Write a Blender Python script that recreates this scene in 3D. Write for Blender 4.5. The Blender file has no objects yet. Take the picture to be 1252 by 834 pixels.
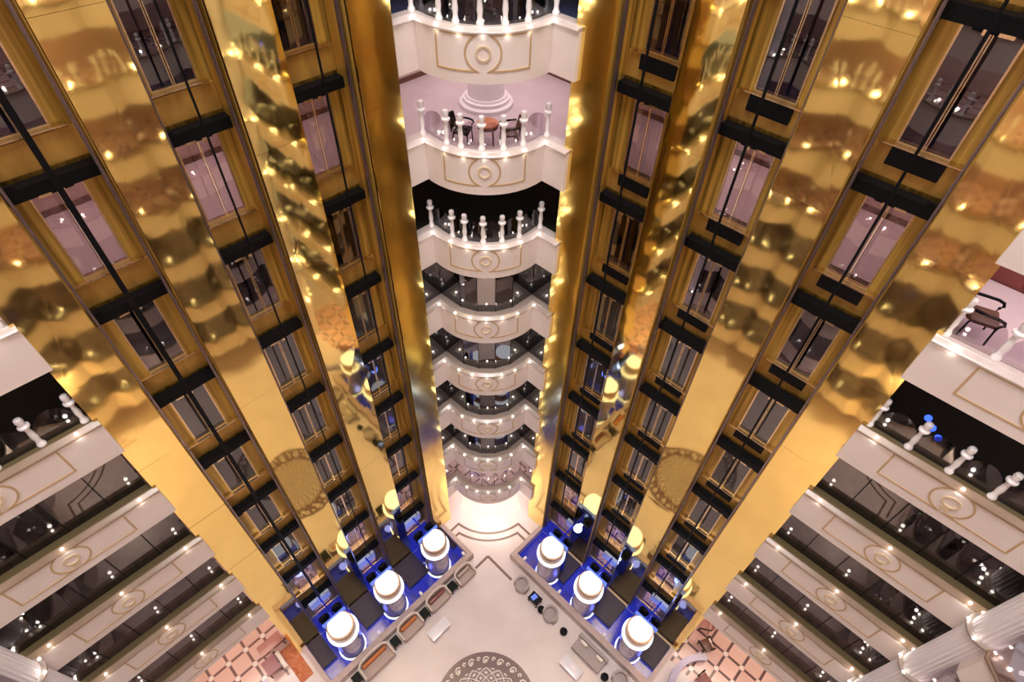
import bpy, bmesh, math, random
from mathutils import Vector, Matrix
random.seed(7)
C = bpy.context.scene.collection
S2 = math.sqrt(0.5)
FH = 3.4                      # floor to floor
NF = 9                        # gallery floors 1..9 ; floor n at z = FH*n
AX = -0.1                     # axis of the curved balconies

# ------------------------------------------------------------------ frames
class Fr:
    def __init__(s, e, n): s.e = Vector((e[0], e[1], 0)); s.n = Vector((n[0], n[1], 0))
    def p(s, t, D, z): return s.e*t + s.n*D + Vector((0, 0, z))
L = Fr((S2, S2), (-S2, S2)); R = Fr((-S2, S2), (S2, S2))
NL = Fr((-S2, S2), (-S2, -S2)); NR = Fr((S2, S2), (S2, -S2))     # walls behind the viewer
FR = {'left': L, 'right': R}

# ------------------------------------------------------------------ mesh helper
class MB:
    def __init__(s): s.v = []; s.f = []
    def quad(s, *pts):
        b = len(s.v); s.v += [Vector(p) for p in pts]; s.f.append(tuple(range(b, b+len(pts)))); return s
    def hexa(s, P):
        b = len(s.v); s.v += P
        s.f += [tuple(b+i for i in q) for q in ((0,1,2,3),(7,6,5,4),(0,4,5,1),(1,5,6,2),(2,6,7,3),(3,7,4,0))]; return s
    def box(s, x0, x1, y0, y1, z0, z1):
        return s.hexa([Vector(p) for p in ((x0,y0,z0),(x1,y0,z0),(x1,y1,z0),(x0,y1,z0),(x0,y0,z1),(x1,y0,z1),(x1,y1,z1),(x0,y1,z1))])
    def fb(s, fr, t0, t1, D0, D1, z0, z1):
        return s.hexa([fr.p(*p) for p in ((t0,D0,z0),(t1,D0,z0),(t1,D1,z0),(t0,D1,z0),(t0,D0,z1),(t1,D0,z1),(t1,D1,z1),(t0,D1,z1))])
    def loft(s, rings, closed_ring=True, caps=True, closed_path=False):
        b = len(s.v); n = len(rings[0])
        for r in rings: s.v += [Vector(p) for p in r]
        m = len(rings)
        for i in range(m if closed_path else m-1):
            j = (i+1) % m
            for k in range(n if closed_ring else n-1):
                l = (k+1) % n
                s.f.append((b+i*n+k, b+i*n+l, b+j*n+l, b+j*n+k))
        if caps and not closed_path:
            s.f.append(tuple(b+k for k in range(n))[::-1]); s.f.append(tuple(b+(m-1)*n+k for k in range(n)))
        return s
    def lathe(s, c, prof, seg=20, caps=True):
        c = Vector(c); rings = []
        for r, z in prof:
            rings.append([c+Vector((r*math.cos(2*math.pi*k/seg), r*math.sin(2*math.pi*k/seg), z)) for k in range(seg)])
        return s.loft(rings, True, caps)
    def tube(s, pts, r, seg=8, closed=False):
        pts = [Vector(p) for p in pts]; rings = []; m = len(pts)
        for i, p in enumerate(pts):
            if closed: d = pts[(i+1) % m]-pts[i-1]
            else: d = pts[min(i+1, m-1)]-pts[max(i-1, 0)]
            d.normalize(); up = Vector((0,0,1)) if abs(d.z) < .95 else Vector((1,0,0))
            a = d.cross(up).normalized(); b2 = a.cross(d)
            rings.append([p+(a*math.cos(2*math.pi*k/seg)+b2*math.sin(2*math.pi*k/seg))*r for k in range(seg)])
        return s.loft(rings, True, True, closed)
    def prism(s, poly, z0, z1):
        b = len(s.v); n = len(poly)
        s.v += [Vector((p[0], p[1], z0)) for p in poly] + [Vector((p[0], p[1], z1)) for p in poly]
        s.f.append(tuple(range(b, b+n))[::-1]); s.f.append(tuple(range(b+n, b+2*n)))
        for k in range(n): l = (k+1) % n; s.f.append((b+k, b+l, b+n+l, b+n+k))
        return s
    def sphere(s, c, r, seg=12, rings=8, sz=1.0):
        prof = [(max(1e-4, r*math.sin(math.pi*i/rings)), -r*sz*math.cos(math.pi*i/rings)) for i in range(rings+1)]
        return s.lathe(c, prof, seg)
    def obj(s, name, mat, parent=None, smooth=False, bevel=0, label=None):
        o0 = parent_world(parent)
        me = bpy.data.meshes.new(name); me.from_pydata([v-o0 for v in s.v], [], s.f)
        bm = bmesh.new(); bm.from_mesh(me); bmesh.ops.recalc_face_normals(bm, faces=bm.faces[:])
        if bevel: bmesh.ops.bevel(bm, geom=bm.edges[:], offset=bevel, segments=2, affect='EDGES', profile=.6)
        bm.to_mesh(me); bm.free()
        if smooth:
            me.polygons.foreach_set('use_smooth', [True]*len(me.polygons))
            try: me.set_sharp_from_angle(angle=math.radians(40))
            except Exception: pass
        me.materials.append(mat)
        o = bpy.data.objects.new(name, me); C.objects.link(o)
        if parent: o.parent = parent
        if label: o['label'] = label
        return o

def parent_world(o):
    v = Vector((0,0,0))
    while o is not None: v = v+o.location; o = o.parent
    return v
def thing(name, label, cat, loc=(0,0,0), group=None):
    o = bpy.data.objects.new(name, None); o.empty_display_size = .2; C.objects.link(o)
    o.location = loc; o['label'] = label; o['category'] = cat
    if group: o['group'] = group
    return o
def tag(o, label, cat, group=None):
    o['label'] = label; o['category'] = cat
    if group: o['group'] = group
    return o
def struct(o): o['kind'] = 'structure'; return o
def point(loc, power, col=(1,.86,.66), r=.04, parent=None, name='lamp_glow'):
    l = bpy.data.lights.new(name, 'POINT'); l.energy = power; l.color = col; l.shadow_soft_size = r
    o = bpy.data.objects.new(name, l); C.objects.link(o); o.location = Vector(loc)-parent_world(parent)
    if parent: o.parent = parent
    return o
def area(loc, sx, sy, power, col, rotz=0, aim=(0,0,-1), name='ceiling_lamp'):
    l = bpy.data.lights.new(name, 'AREA'); l.shape = 'RECTANGLE'; l.size = sx; l.size_y = sy; l.energy = power; l.color = col
    o = bpy.data.objects.new(name, l); C.objects.link(o); o.location = loc
    q = Vector(aim).to_track_quat('-Z', 'Y'); o.rotation_mode = 'QUATERNION'
    o.rotation_quaternion = Matrix.Rotation(rotz, 3, 'Z').to_quaternion() @ q
    return o

# ------------------------------------------------------------------ materials
def mat(name):
    m = bpy.data.materials.new(name); m.use_nodes = True; nt = m.node_tree; nt.nodes.clear()
    out = nt.nodes.new('ShaderNodeOutputMaterial'); return m, nt, out
def N(nt, t, **kw):
    n = nt.nodes.new(t)
    for k, v in kw.items():
        if k in n.inputs: n.inputs[k].default_value = v
        else: setattr(n, k, v)
    return n
def rgba(c): return (c[0], c[1], c[2], 1)
def pbr(name, col, rough=.5, metal=0, noise=None, bump=None, emit=None, estr=0, coat=0):
    m, nt, out = mat(name); b = N(nt, 'ShaderNodeBsdfPrincipled'); nt.links.new(b.outputs[0], out.inputs[0])
    b.inputs['Base Color'].default_value = rgba(col); b.inputs['Roughness'].default_value = rough; b.inputs['Metallic'].default_value = metal
    if coat: b.inputs['Coat Weight'].default_value = coat
    tc = None
    if noise or bump: tc = N(nt, 'ShaderNodeNewGeometry')
    if noise:                      # (scale vec, second colour, contrast)
        mp = N(nt, 'ShaderNodeMapping'); mp.inputs['Scale'].default_value = noise[0]
        if len(noise) > 2: mp.inputs['Rotation'].default_value = (0, 0, noise[2])
        nt.links.new(tc.outputs['Position'], mp.inputs[0])
        nz = N(nt, 'ShaderNodeTexNoise', Scale=1.0, Detail=5.0); nt.links.new(mp.outputs[0], nz.inputs['Vector'])
        cr = N(nt, 'ShaderNodeValToRGB'); cr.color_ramp.elements[0].position = .32; cr.color_ramp.elements[1].position = .68
        cr.color_ramp.elements[0].color = rgba(col); cr.color_ramp.elements[1].color = rgba(noise[1])
        nt.links.new(nz.outputs['Fac'], cr.inputs[0]); nt.links.new(cr.outputs[0], b.inputs['Base Color'])
    if bump:                       # (scale vec, distance)
        mp = N(nt, 'ShaderNodeMapping'); mp.inputs['Scale'].default_value = bump[0]; nt.links.new(tc.outputs['Position'], mp.inputs[0])
        nz = N(nt, 'ShaderNodeTexNoise', Scale=1.0, Detail=bump[2] if len(bump) > 2 else 1.0); nt.links.new(mp.outputs[0], nz.inputs['Vector'])
        bp = N(nt, 'ShaderNodeBump', Distance=bump[1]); nt.links.new(nz.outputs['Fac'], bp.inputs['Height']); nt.links.new(bp.outputs[0], b.inputs['Normal'])
    if emit: b.inputs['Emission Color'].default_value = rgba(emit); b.inputs['Emission Strength'].default_value = estr
    return m
def emitter(name, col, s):
    m, nt, out = mat(name); e = N(nt, 'ShaderNodeEmission', Strength=s); e.inputs[0].default_value = rgba(col); nt.links.new(e.outputs[0], out.inputs[0]); return m
def glass(name, tint, gloss, rough=.015, dark=None, dfac=0.0):
    m, nt, out = mat(name)
    tr = N(nt, 'ShaderNodeBsdfTransparent'); tr.inputs[0].default_value = rgba(tint)
    base = tr
    if dark:
        df = N(nt, 'ShaderNodeBsdfDiffuse'); df.inputs[0].default_value = rgba(dark)
        mx = N(nt, 'ShaderNodeMixShader', Fac=dfac); nt.links.new(tr.outputs[0], mx.inputs[1]); nt.links.new(df.outputs[0], mx.inputs[2]); base = mx
    gl = N(nt, 'ShaderNodeBsdfGlossy', Roughness=rough); gl.inputs[0].default_value = (.9, .9, .95, 1)
    lw = N(nt, 'ShaderNodeLayerWeight', Blend=.35)
    ma = N(nt, 'ShaderNodeMath', operation='MULTIPLY_ADD'); ma.inputs[1].default_value = .45; ma.inputs[2].default_value = gloss
    nt.links.new(lw.outputs['Fresnel'], ma.inputs[0])
    mx2 = N(nt, 'ShaderNodeMixShader'); nt.links.new(ma.outputs[0], mx2.inputs[0]); nt.links.new(base.outputs[0], mx2.inputs[1]); nt.links.new(gl.outputs[0], mx2.inputs[2])
    nt.links.new(mx2.outputs[0], out.inputs[0]); return m
def tiles(name, pu, pv, period, tile, tile2, line, lw=.065):
    """square tiles laid at 45 degrees, dark joints, white diamond inserts at the crossings"""
    m, nt, out = mat(name); b = N(nt, 'ShaderNodeBsdfPrincipled'); nt.links.new(b.outputs[0], out.inputs[0]); b.inputs['Roughness'].default_value = .18
    g = N(nt, 'ShaderNodeNewGeometry'); sx = N(nt, 'ShaderNodeSeparateXYZ'); nt.links.new(g.outputs['Position'], sx.inputs[0])
    def M(op, a, b_=None, c_=None):
        n = N(nt, 'ShaderNodeMath', operation=op)
        for i, v in enumerate((a, b_, c_)):
            if v is None: continue
            if isinstance(v, (int, float)): n.inputs[i].default_value = v
            else: nt.links.new(v, n.inputs[i])
        return n.outputs[0]
    u = M('MULTIPLY', M('ADD', sx.outputs[0], sx.outputs[1]), S2); v = M('MULTIPLY', M('SUBTRACT', sx.outputs[1], sx.outputs[0]), S2)
    du = M('ABSOLUTE', M('SUBTRACT', M('MODULO', M('ADD', u, 94*period-pu+period/2), period), period/2))
    dv = M('ABSOLUTE', M('SUBTRACT', M('MODULO', M('ADD', v, 94*period-pv+period/2), period), period/2))
    ln = M('LESS_THAN', M('MINIMUM', du, dv), lw)
    dm = M('LESS_THAN', M('ADD', du, dv), lw*2.4)
    wn = N(nt, 'ShaderNodeTexWhiteNoise', noise_dimensions='2D'); cx = N(nt, 'ShaderNodeCombineXYZ')
    nt.links.new(M('FLOOR', M('DIVIDE', M('SUBTRACT', u, pu), period)), cx.inputs[0]); nt.links.new(M('FLOOR', M('DIVIDE', M('SUBTRACT', v, pv), period)), cx.inputs[1])
    nt.links.new(cx.outputs[0], wn.inputs['Vector'])
    mx0 = N(nt, 'ShaderNodeMix', data_type='RGBA'); mx0.inputs[6].default_value = rgba(tile); mx0.inputs[7].default_value = rgba(tile2); nt.links.new(wn.outputs['Value'], mx0.inputs[0])
    mx1 = N(nt, 'ShaderNodeMix', data_type='RGBA'); nt.links.new(ln, mx1.inputs[0]); nt.links.new(mx0.outputs[2], mx1.inputs[6]); mx1.inputs[7].default_value = rgba(line)
    mx2 = N(nt, 'ShaderNodeMix', data_type='RGBA'); nt.links.new(dm, mx2.inputs[0]); nt.links.new(mx1.outputs[2], mx2.inputs[6]); mx2.inputs[7].default_value = (.85,.75,.72,1)
    nt.links.new(mx2.outputs[2], b.inputs['Base Color']); return m

def gold_mirror(name='gold_mirror', rough=.05):
    m, nt, out = mat(name); b = N(nt, 'ShaderNodeBsdfPrincipled'); nt.links.new(b.outputs[0], out.inputs[0])
    b.inputs['Base Color'].default_value = (.99,.75,.25,1); b.inputs['Metallic'].default_value = 1; b.inputs['Roughness'].default_value = rough
    g = N(nt, 'ShaderNodeNewGeometry'); mp = N(nt, 'ShaderNodeMapping'); mp.inputs['Scale'].default_value = (.75,.75,.5); nt.links.new(g.outputs['Position'], mp.inputs[0])
    n1 = N(nt, 'ShaderNodeTexNoise', Scale=1.0, Detail=2.0, Roughness=.45, Distortion=.4); nt.links.new(mp.outputs[0], n1.inputs['Vector'])
    bp = N(nt, 'ShaderNodeBump', Distance=.009, Strength=1.0); nt.links.new(n1.outputs['Fac'], bp.inputs['Height']); nt.links.new(bp.outputs[0], b.inputs['Normal'])
    return m

M_cream = pbr('cream_plaster', (.80,.70,.64), .38, noise=((1.2,1.2,1.2),(.84,.75,.70)))
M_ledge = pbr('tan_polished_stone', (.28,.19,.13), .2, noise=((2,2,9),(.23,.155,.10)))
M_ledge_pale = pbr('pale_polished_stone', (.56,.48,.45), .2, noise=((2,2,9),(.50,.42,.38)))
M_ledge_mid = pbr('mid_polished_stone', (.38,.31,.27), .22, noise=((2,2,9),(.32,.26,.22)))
M_strip = pbr('olive_brown_stone', (.13,.10,.05), .18)
M_mould = pbr('gilt_moulding', (.52,.35,.18), .4)
M_ring = pbr('gilt_ring', (.70,.55,.36), .4)
M_white = pbr('white_turned_stone', (.84,.80,.80), .4)
M_bulb = emitter('warm_bulb', (1,.92,.78), 12)
M_gold = gold_mirror(); M_satin = gold_mirror('satin_gold', .15)
M_brass = pbr('streaked_brass', (.74,.48,.10), .32, .5, noise=((8,8,.22),(.27,.15,.022)))
M_brassd = pbr('dark_brass', (.46,.29,.065), .33, .9, noise=((6,6,.4),(.16,.09,.018)))
M_fascia = pbr('copper_fascia', (.60,.35,.075), .38, .5, noise=((3,3,1),(.40,.22,.045)))
M_black = pbr('black_steel', (.004,.004,.005), .55)
M_black.node_tree.nodes['Principled BSDF'].inputs['Specular IOR Level'].default_value = .12
M_rail = pbr('steel_rail', (.26,.21,.22), .3, .9)
M_chrome = pbr('warm_chrome', (.74,.55,.32), .22, 1)
M_doorclear = glass('clear_door_glass', (.72,.66,.68), .10)
M_doorsmoke = glass('smoked_door_glass', (.25,.22,.20), .09, .03, (.10,.085,.075), .6)
M_glassdark = glass('dark_tinted_glass', (.26,.23,.22), .06)
M_glassbow = glass('mirrored_bow_glass', (.16,.15,.14), .16)
M_arch = glass('smoky_arched_glass', (.42,.42,.42), .06)
M_archclear = glass('clear_arched_glass', (.86,.82,.84), .03)
M_cabwhite = emitter('white_lit_roof', (.97,.97,1), 1.5)
M_ringlit = emitter('white_lit_ring', (1,.98,1), 1.3)
M_cabband = pbr('bronze_band', (.42,.25,.15), .3, .6)
M_cabglass = pbr('frosted_cab_glass', (.40,.35,.44), .15, .2, coat=.5)
M_cabring = pbr('etched_ring', (.66,.60,.74), .3)
M_blue = pbr('blue_gloss_floor', (.02,.03,.35), .12, emit=(.01,.025,.6), estr=.18)  # weak emission puts the pit's blue light into the floor
M_bluelight = emitter('blue_led_strip', (.20,.30,1), .9)
M_bluedeep = pbr('dark_blue_gloss', (.012,.02,.25), .12, emit=(.01,.02,.5), estr=.12)  # weak emission puts the blue pit light into these parts
M_basin = pbr('purple_grey_stone', (.03,.02,.036), .35); M_basin.node_tree.nodes['Principled BSDF'].inputs['Specular IOR Level'].default_value = .2
M_rim = pbr('beige_stone_rim', (.50,.38,.34), .35, noise=((3,3,3),(.44,.32,.28)))
M_floor = pbr('beige_marble', (.66,.56,.55), .22, noise=((.55,.55,.55),(.74,.65,.65)))
M_inlay = pbr('dark_inlay', (.20,.13,.11), .25)
M_pinkfloor = pbr('pink_marble', (.54,.45,.47), .2, noise=((1,1,1),(.60,.50,.52)))
M_navyreflect = pbr('navy_stone', (.05,.07,.15), .2)  # blue reflection in the door glass put into the floor colour
M_darkfloor = pbr('dark_green_stone', (.05,.05,.04), .2)
M_tileR = tiles('pink_tiles_right', 13.55, -2.04, .93, (.80,.56,.50), (.68,.44,.39), (.13,.07,.07))
M_tileL = tiles('pink_tiles_left', -2.79, 14.78, .93, (.80,.56,.50), (.70,.46,.41), (.20,.11,.10))
M_tileG = tiles('gallery_tiles', 0, 0, .93, (.58,.42,.40), (.50,.35,.33), (.14,.08,.08))
M_tileW = tiles('white_lattice_tiles', 0, 0, .75, (.86,.76,.72), (.80,.68,.64), (.16,.12,.14), .05)
M_wall = pbr('pinkish_plaster', (.52,.38,.35), .6)
M_soffit = pbr('gallery_soffit', (.62,.54,.50), .6)
M_wood = pbr('dark_wood', (.12,.05,.03), .4)
M_red = pbr('red_brown_leather', (.20,.045,.035), .4)
M_rust = pbr('rust_carpet', (.42,.09,.03), .8, noise=((6,6,6),(.55,.22,.10)))
M_orange = pbr('orange_tabletop', (.62,.20,.07), .3)
M_sofa = pbr('taupe_upholstery', (.46,.36,.32), .8)
M_sofatrim = pbr('pale_carved_frame', (.78,.68,.60), .4)
M_cush = pbr('rust_cushion', (.50,.16,.05), .7)
M_grey = pbr('grey_upholstery', (.40,.34,.34), .8)
M_tablew = pbr('white_lacquer', (.78,.74,.80), .15)
M_darkgreen = pbr('black_gloss', (.005,.006,.005), .5); M_darkgreen.node_tree.nodes['Principled BSDF'].inputs['Specular IOR Level'].default_value = .15
M_lav = pbr('lavender_counter', (.42,.36,.48), .25)
M_fascia_bluelit = pbr('pale_blue_screen', (.45,.52,.62), .3)  # blue lamp light on the fascia put into its colour
M_bluereflect = emitter('blue_lamp_glass', (.03,.08,1), 3)
M_column = pbr('white_column', (.80,.75,.77), .45)

# ------------------------------------------------------------------ paths: (s -> plan position, outward normal towards the void)
class Path:
    def __init__(s, pts):
        s.p = [Vector((a[0], a[1])) for a in pts]; s.c = [0.0]
        for a, b in zip(s.p, s.p[1:]): s.c.append(s.c[-1]+(b-a).length)
        s.len = s.c[-1]
    def segn(s, i):
        d = (s.p[i+1]-s.p[i]).normalized(); return Vector((d.y, -d.x))      # right hand side = void (paths run left to right seen from the void)
    def vn(s, i):
        if i == 0: return s.segn(0)
        if i == len(s.p)-1: return s.segn(i-1)
        a, b = s.segn(i-1), s.segn(i); m = (a+b).normalized(); return m/max(.35, m.dot(a))
    def at(s, u, out, z):
        i = 0
        while i < len(s.c)-2 and s.c[i+1] < u: i += 1
        k = (u-s.c[i])/(s.c[i+1]-s.c[i]); na, nb = s.vn(i), s.vn(i+1)
        q = s.p[i].lerp(s.p[i+1], k)+na.lerp(nb, k)*out
        return Vector((q.x, q.y, z))
    def sweep(s, mb, prof):
        rings = []
        for i, p in enumerate(s.p):
            n = s.vn(i); rings.append([Vector((p.x+n.x*o, p.y+n.y*o, z)) for o, z in prof])
        return mb.loft(rings)
def ribbon(mb, path, pts, w, o0, o1, closed=False):
    """flat raised moulding following (s,z) points on the parapet face"""
    m = len(pts); rings = []
    P = [Vector(p) for p in pts]
    for i, p in enumerate(P):
        a = P[i-1] if (i > 0 or closed) else p; b = P[(i+1) % m] if (i < m-1 or closed) else p
        d1 = (p-a).normalized() if (p-a).length > 0 else (b-p).normalized(); d2 = (b-p).normalized() if (b-p).length > 0 else d1
        n1, n2 = Vector((-d1.y, d1.x)), Vector((-d2.y, d2.x)); q = (n1+n2)
        q = n1 if q.length < 1e-6 else q.normalized(); q = q/max(.5, q.dot(n1))*w/2
        rings.append([path.at(p.x-q.x, o0, p.y-q.y), path.at(p.x-q.x, o1, p.y-q.y), path.at(p.x+q.x, o1, p.y+q.y), path.at(p.x+q.x, o0, p.y+q.y)])
    return mb.loft(rings, True, not closed, closed)
def arc(cx, cz, r, a0, a1, n=14): return [(cx+r*math.cos(math.radians(a0+(a1-a0)*i/n)), cz+r*math.sin(math.radians(a0+(a1-a0)*i/n))) for i in range(n+1)]

def bow_path():
    xc, hw, ye, yf = AX, 1.79, 16.18, 15.33
    h = ye-yf; r = (hw*hw+h*h)/(2*h); cy = yf+r; a = math.asin(hw/r)
    pts = [(xc-hw-.62, ye-.62)]
    for i in range(17):
        b = -a+2*a*i/16; pts.append((xc+r*math.sin(b), cy-r*math.cos(b)))
    pts.append((xc+hw+.62, ye-.62))
    return Path(pts), r, cy, a
BOW, BR, BCY, BA = bow_path()
def side_path(side):
    if side == 'left': a, b = L.p(-6.6, 12.6, 0), L.p(-.86, 12.6, 0)
    else: a, b = R.p(-.94, 12.6, 0), R.p(-6.6, 12.6, 0)
    return Path([a[:2], b[:2]])
SP = {'left': side_path('left'), 'right': side_path('right')}
def s_of(side, t): return t+6.6 if side == 'left' else -.94-t

ORD = {1:'lowest', 2:'second lowest', 3:'third lowest', 4:'fourth lowest', 5:'fourth highest', 6:'third highest', 7:'second highest', 8:'highest'}

# ------------------------------------------------------------------ balconies
def bal_prof():     # baluster lathe profile, height 1.06
    return [(.001,0),(.10,0),(.10,.07),(.075,.10),(.062,.20),(.08,.34),(.066,.50),(.056,.60),(.06,.68),(.125,.73),(.13,.78),(.07,.82),(.075,.87),(.095,.94),(.08,1.02),(.001,1.06)]
BALME = None
def baluster(loc, parent):
    global BALME
    if BALME is None:
        mb = MB().lathe((0,0,0), bal_prof(), 12); o = mb.obj('baluster', M_white, None, True); BALME = o.data
        C.objects.unlink(o); bpy.data.objects.remove(o)
    o = bpy.data.objects.new('baluster', BALME); C.objects.link(o); o.parent = parent; o.location = Vector(loc)-parent_world(parent)
BULBME = None
def bulb(loc, parent, power, r=.042):
    global BULBME
    if BULBME is None:
        o = MB().sphere((0,0,0), .042, 10, 6, .8).obj('ledge_light', M_bulb, None, True); BULBME = o.data
        C.objects.unlink(o); bpy.data.objects.remove(o)
    o = bpy.data.objects.new('ledge_light', BULBME); C.objects.link(o); o.parent = parent; o.location = Vector(loc)-parent_world(parent)
    return o
def moulding(path, parent, zs, s0, s1, sc, zc=.78, zlo=.33, zhi=1.22, rc=.47):
    """two framed panels with concave inner ends round a circle, a small ring and a crest"""
    mb = MB(); a = math.degrees(math.asin((zhi-zc)/rc)) if zhi-zc < rc else 90; b = math.degrees(math.asin((zc-zlo)/rc)) if zc-zlo < rc else 90
    left = [(s0,zs+zhi),(s0,zs+zlo)]+arc(sc, zs+zc, rc, 180+b, 180-a)
    right = [(s1,zs+zlo),(s1,zs+zhi)]+arc(sc, zs+zc, rc, a, -b)
    def fine(pp):
        out = []
        for i, p in enumerate(pp):
            q = pp[(i+1) % len(pp)]; n = max(1, int(abs(q[0]-p[0])/.15)); out += [(p[0]+(q[0]-p[0])*k/n, p[1]+(q[1]-p[1])*k/n) for k in range(n)]
        return out
    for pp in (left, right): ribbon(mb, path, fine(pp), .045, -.01, .016, True)
    mb.obj('panel_moulding', M_mould, parent)
    m2 = MB(); ribbon(m2, path, arc(sc, zs+zc, .18, 0, 360-15, 23), .05, -.01, .03, True); m2.obj('medallion_ring', M_ring, parent)
def balcony_body(path, top, zs, pale, strip=False):
    pf = [(0,zs),(0,zs+1.24),(.035,zs+1.26),(.035,zs+1.32),(-.03,zs+1.36),(-.40,zs+1.36),(-.40,zs)]
    path.sweep(MB(), [(0,zs),(0,zs+1.25),(-.36,zs+1.25),(-.36,zs)]).obj('parapet', M_cream, top)
    if strip: path.sweep(MB(), [(-.15,zs+1.366),(-.15,zs+1.378),(-.42,zs+1.378),(-.42,zs+1.366)]).obj('ledge_strip', M_strip, top)
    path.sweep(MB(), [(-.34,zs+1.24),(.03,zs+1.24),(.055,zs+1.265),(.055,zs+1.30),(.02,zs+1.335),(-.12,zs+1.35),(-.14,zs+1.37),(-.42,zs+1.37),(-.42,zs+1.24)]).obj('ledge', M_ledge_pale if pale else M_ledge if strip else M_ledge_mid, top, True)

def arch_pane(path, sa, sb, out, z0, top):
    """tinted pane with a rounded top between two balusters"""
    n = 10; pts = []
    for i in range(n+1):
        u = i/n; s = sa+(sb-sa)*u; h = .52+.33*math.sin(math.pi*u)**.7; pts.append((s, h))
    mb = MB(); rings = []
    for s, h in pts: rings.append([path.at(s, out, z0), path.at(s, out, z0+h), path.at(s, out-.014, z0+h), path.at(s, out-.014, z0)])
    mb.loft(rings); return mb

def curved_balcony(n):
    zs = FH*n-1.0+0.0                     # soffit height of the parapet band
    hi = n >= 6
    what = ('curved cream balcony with white balusters, %s in the central stack' if hi else 'curved cream balcony glazed above its ledge, %s in the central stack') % ORD[n]
    if n == 8: what = 'curved cream balcony at the top edge of the photo, highest in the central stack'
    top = thing('curved_balcony', what, 'balcony', (AX, 15.33, zs), 'central balconies')
    balcony_body(BOW, top, zs, hi)
    sm = BOW.len/2; moulding(BOW, top, zs, sm-1.27, sm+1.27, sm)
    for k in range(7):
        s = sm+(k-3)*.62
        if k == 0: s = .877-.05
        if k == 6: s = BOW.len-.877+.05
        bulb(BOW.at(s, .015, zs+1.375), top, 1)
    for k in (0,2,4,6): point(BOW.at(sm+(k-3)*.62, .17, zs+1.38), 1.1, (1,.93,.86), .05, top)
    for k in range(1, 6): point(BOW.at(sm+(k-3)*.62, .075, zs+1.20), .40, (1,.94,.84), .03, top)  # added points without fixtures for bright arcs below the ledge
    if hi:
        ss = [.877-.10]+[sm+q for q in (-1.34,-.80,-.09,.63,1.36)]+[BOW.len-.877+.10]
        for s in ss: baluster(BOW.at(s, -.27, zs+1.37), top)
        for a, b in zip(ss, ss[1:]):
            arch_pane(BOW, a+.07, b-.07, -.27, zs+1.37, top).obj('arched_pane', M_arch if n != 7 else M_archclear, top)
    else:
        # faceted glazing: side panes and five front panes
        ss = [0, .877]+[.877+(BOW.len-1.754)*k/5 for k in range(1,5)]+[BOW.len-.877, BOW.len]
        for i, (a, b) in enumerate(zip(ss, ss[1:])):
            P, Q = BOW.at(a, -.36, 0), BOW.at(b, -.36, 0); d = (Q-P); d.normalize(); P = P+d*.008; Q = Q-d*.008; nn = Vector((d.y, -d.x, 0))*-.02
            z0, z1 = zs+1.38, zs+FH-.005
            MB().hexa([Vector((p.x,p.y,z)) for z in (z0,z1) for p in (P,Q,Q+nn,P+nn)]).obj('glass_pane', M_archclear if n == 1 else M_glassbow, top)
        for s in ss: p = BOW.at(s, -.36, 0); MB().box(p.x-.012,p.x+.012,p.y-.012,p.y+.012,zs+1.372,zs+FH-.004).obj('glazing_bar', M_black, top)
    return top

def side_balcony(side, n):
    fr, path = FR[side], SP[side]; zs = FH*n-1.0; hi = n >= 6
    names = {2:'lowest', 3:'second from the bottom', 4:'third from the bottom', 5:'fourth from the bottom', 6:'third from the top', 7:'second from the top', 8:'topmost'}
    what = 'straight cream %s side balcony %s, %s' % (side, 'with white balusters' if hi else 'glazed dark', names[n])
    if side == 'left' and n >= 6: what = 'straight cream left side balcony %s' % ('with white balusters, lit just above the dark glazed ones' if n == 6 else 'cut by the left photo edge, above the white balusters')
    top = thing('side_balcony', what, 'balcony', tuple(fr.p(-3.5, 12.6, zs)), '%s side balconies' % side)
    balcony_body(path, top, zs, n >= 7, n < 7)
    moulding(path, top, zs, *sorted((s_of(side,-1.92), s_of(side,-4.95))), s_of(side,-3.48), zc=.80, rc=.46)
    cm = MB(); sc = s_of(side,-3.48); dz = zs+.52
    ribbon(cm, path, [(sc-.10,dz+.05),(sc-.05,dz-.04),(sc,dz+.02),(sc+.05,dz-.04),(sc+.10,dz+.05)], .05, -.01, .03); cm.obj('crest', M_ring, top)
    for t in (-1.38,-3.42,-5.5):
        bulb(path.at(s_of(side,t), -.02, zs+1.38), top, 1); point(path.at(s_of(side,t), .16, zs+1.40), 1.1, (1,.90,.78), .05, top); point(path.at(s_of(side,t), .075, zs+1.21), .45, (1,.94,.84), .03, top)  # second point per bulb is added, no fixture, for arcs below the ledge
    if hi:
        ts = [-1.08,-2.05,-3.0,-3.95,-4.9,-5.7]
        for t in ts: baluster(fr.p(t, 12.88, zs+1.37), top)
        for a, b in zip(ts, ts[1:]):
            sa, sb = sorted((s_of(side,a), s_of(side,b)))
            arch_pane(path, sa+.07, sb-.07, -.28, zs+1.37, top).obj('arched_pane', M_arch if n != 7 else M_archclear, top)
    else:
        off = -.95 if side == 'right' else -1.02; st = 1.0 if side == 'right' else 1.07; ts = [off]
        k = 1
        while True:
            t = (-2.0 if side == 'right' else -2.02)-(k-1)*st
            if t < -6.6: break
            ts.append(t); k += 1
        ts.append(-6.6)
        z0, z1 = zs+1.38, zs+FH-.005
        for a, b in zip(ts, ts[1:]): MB().fb(fr, b+.01, a-.01, 12.985, 13.005, z0, z1).obj('glass_pane', M_glassdark, top)
        for t in ts[1:-1]: MB().fb(fr, t-.014, t+.014, 12.975, 13.0, z0, z1).obj('glazing_bar', M_black, top)
    return top
for n in range(1, 9):
    curved_balcony(n)
    if 1 < n < 8: side_balcony('left', n)
    if n > 1: side_balcony('right', n)

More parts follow.
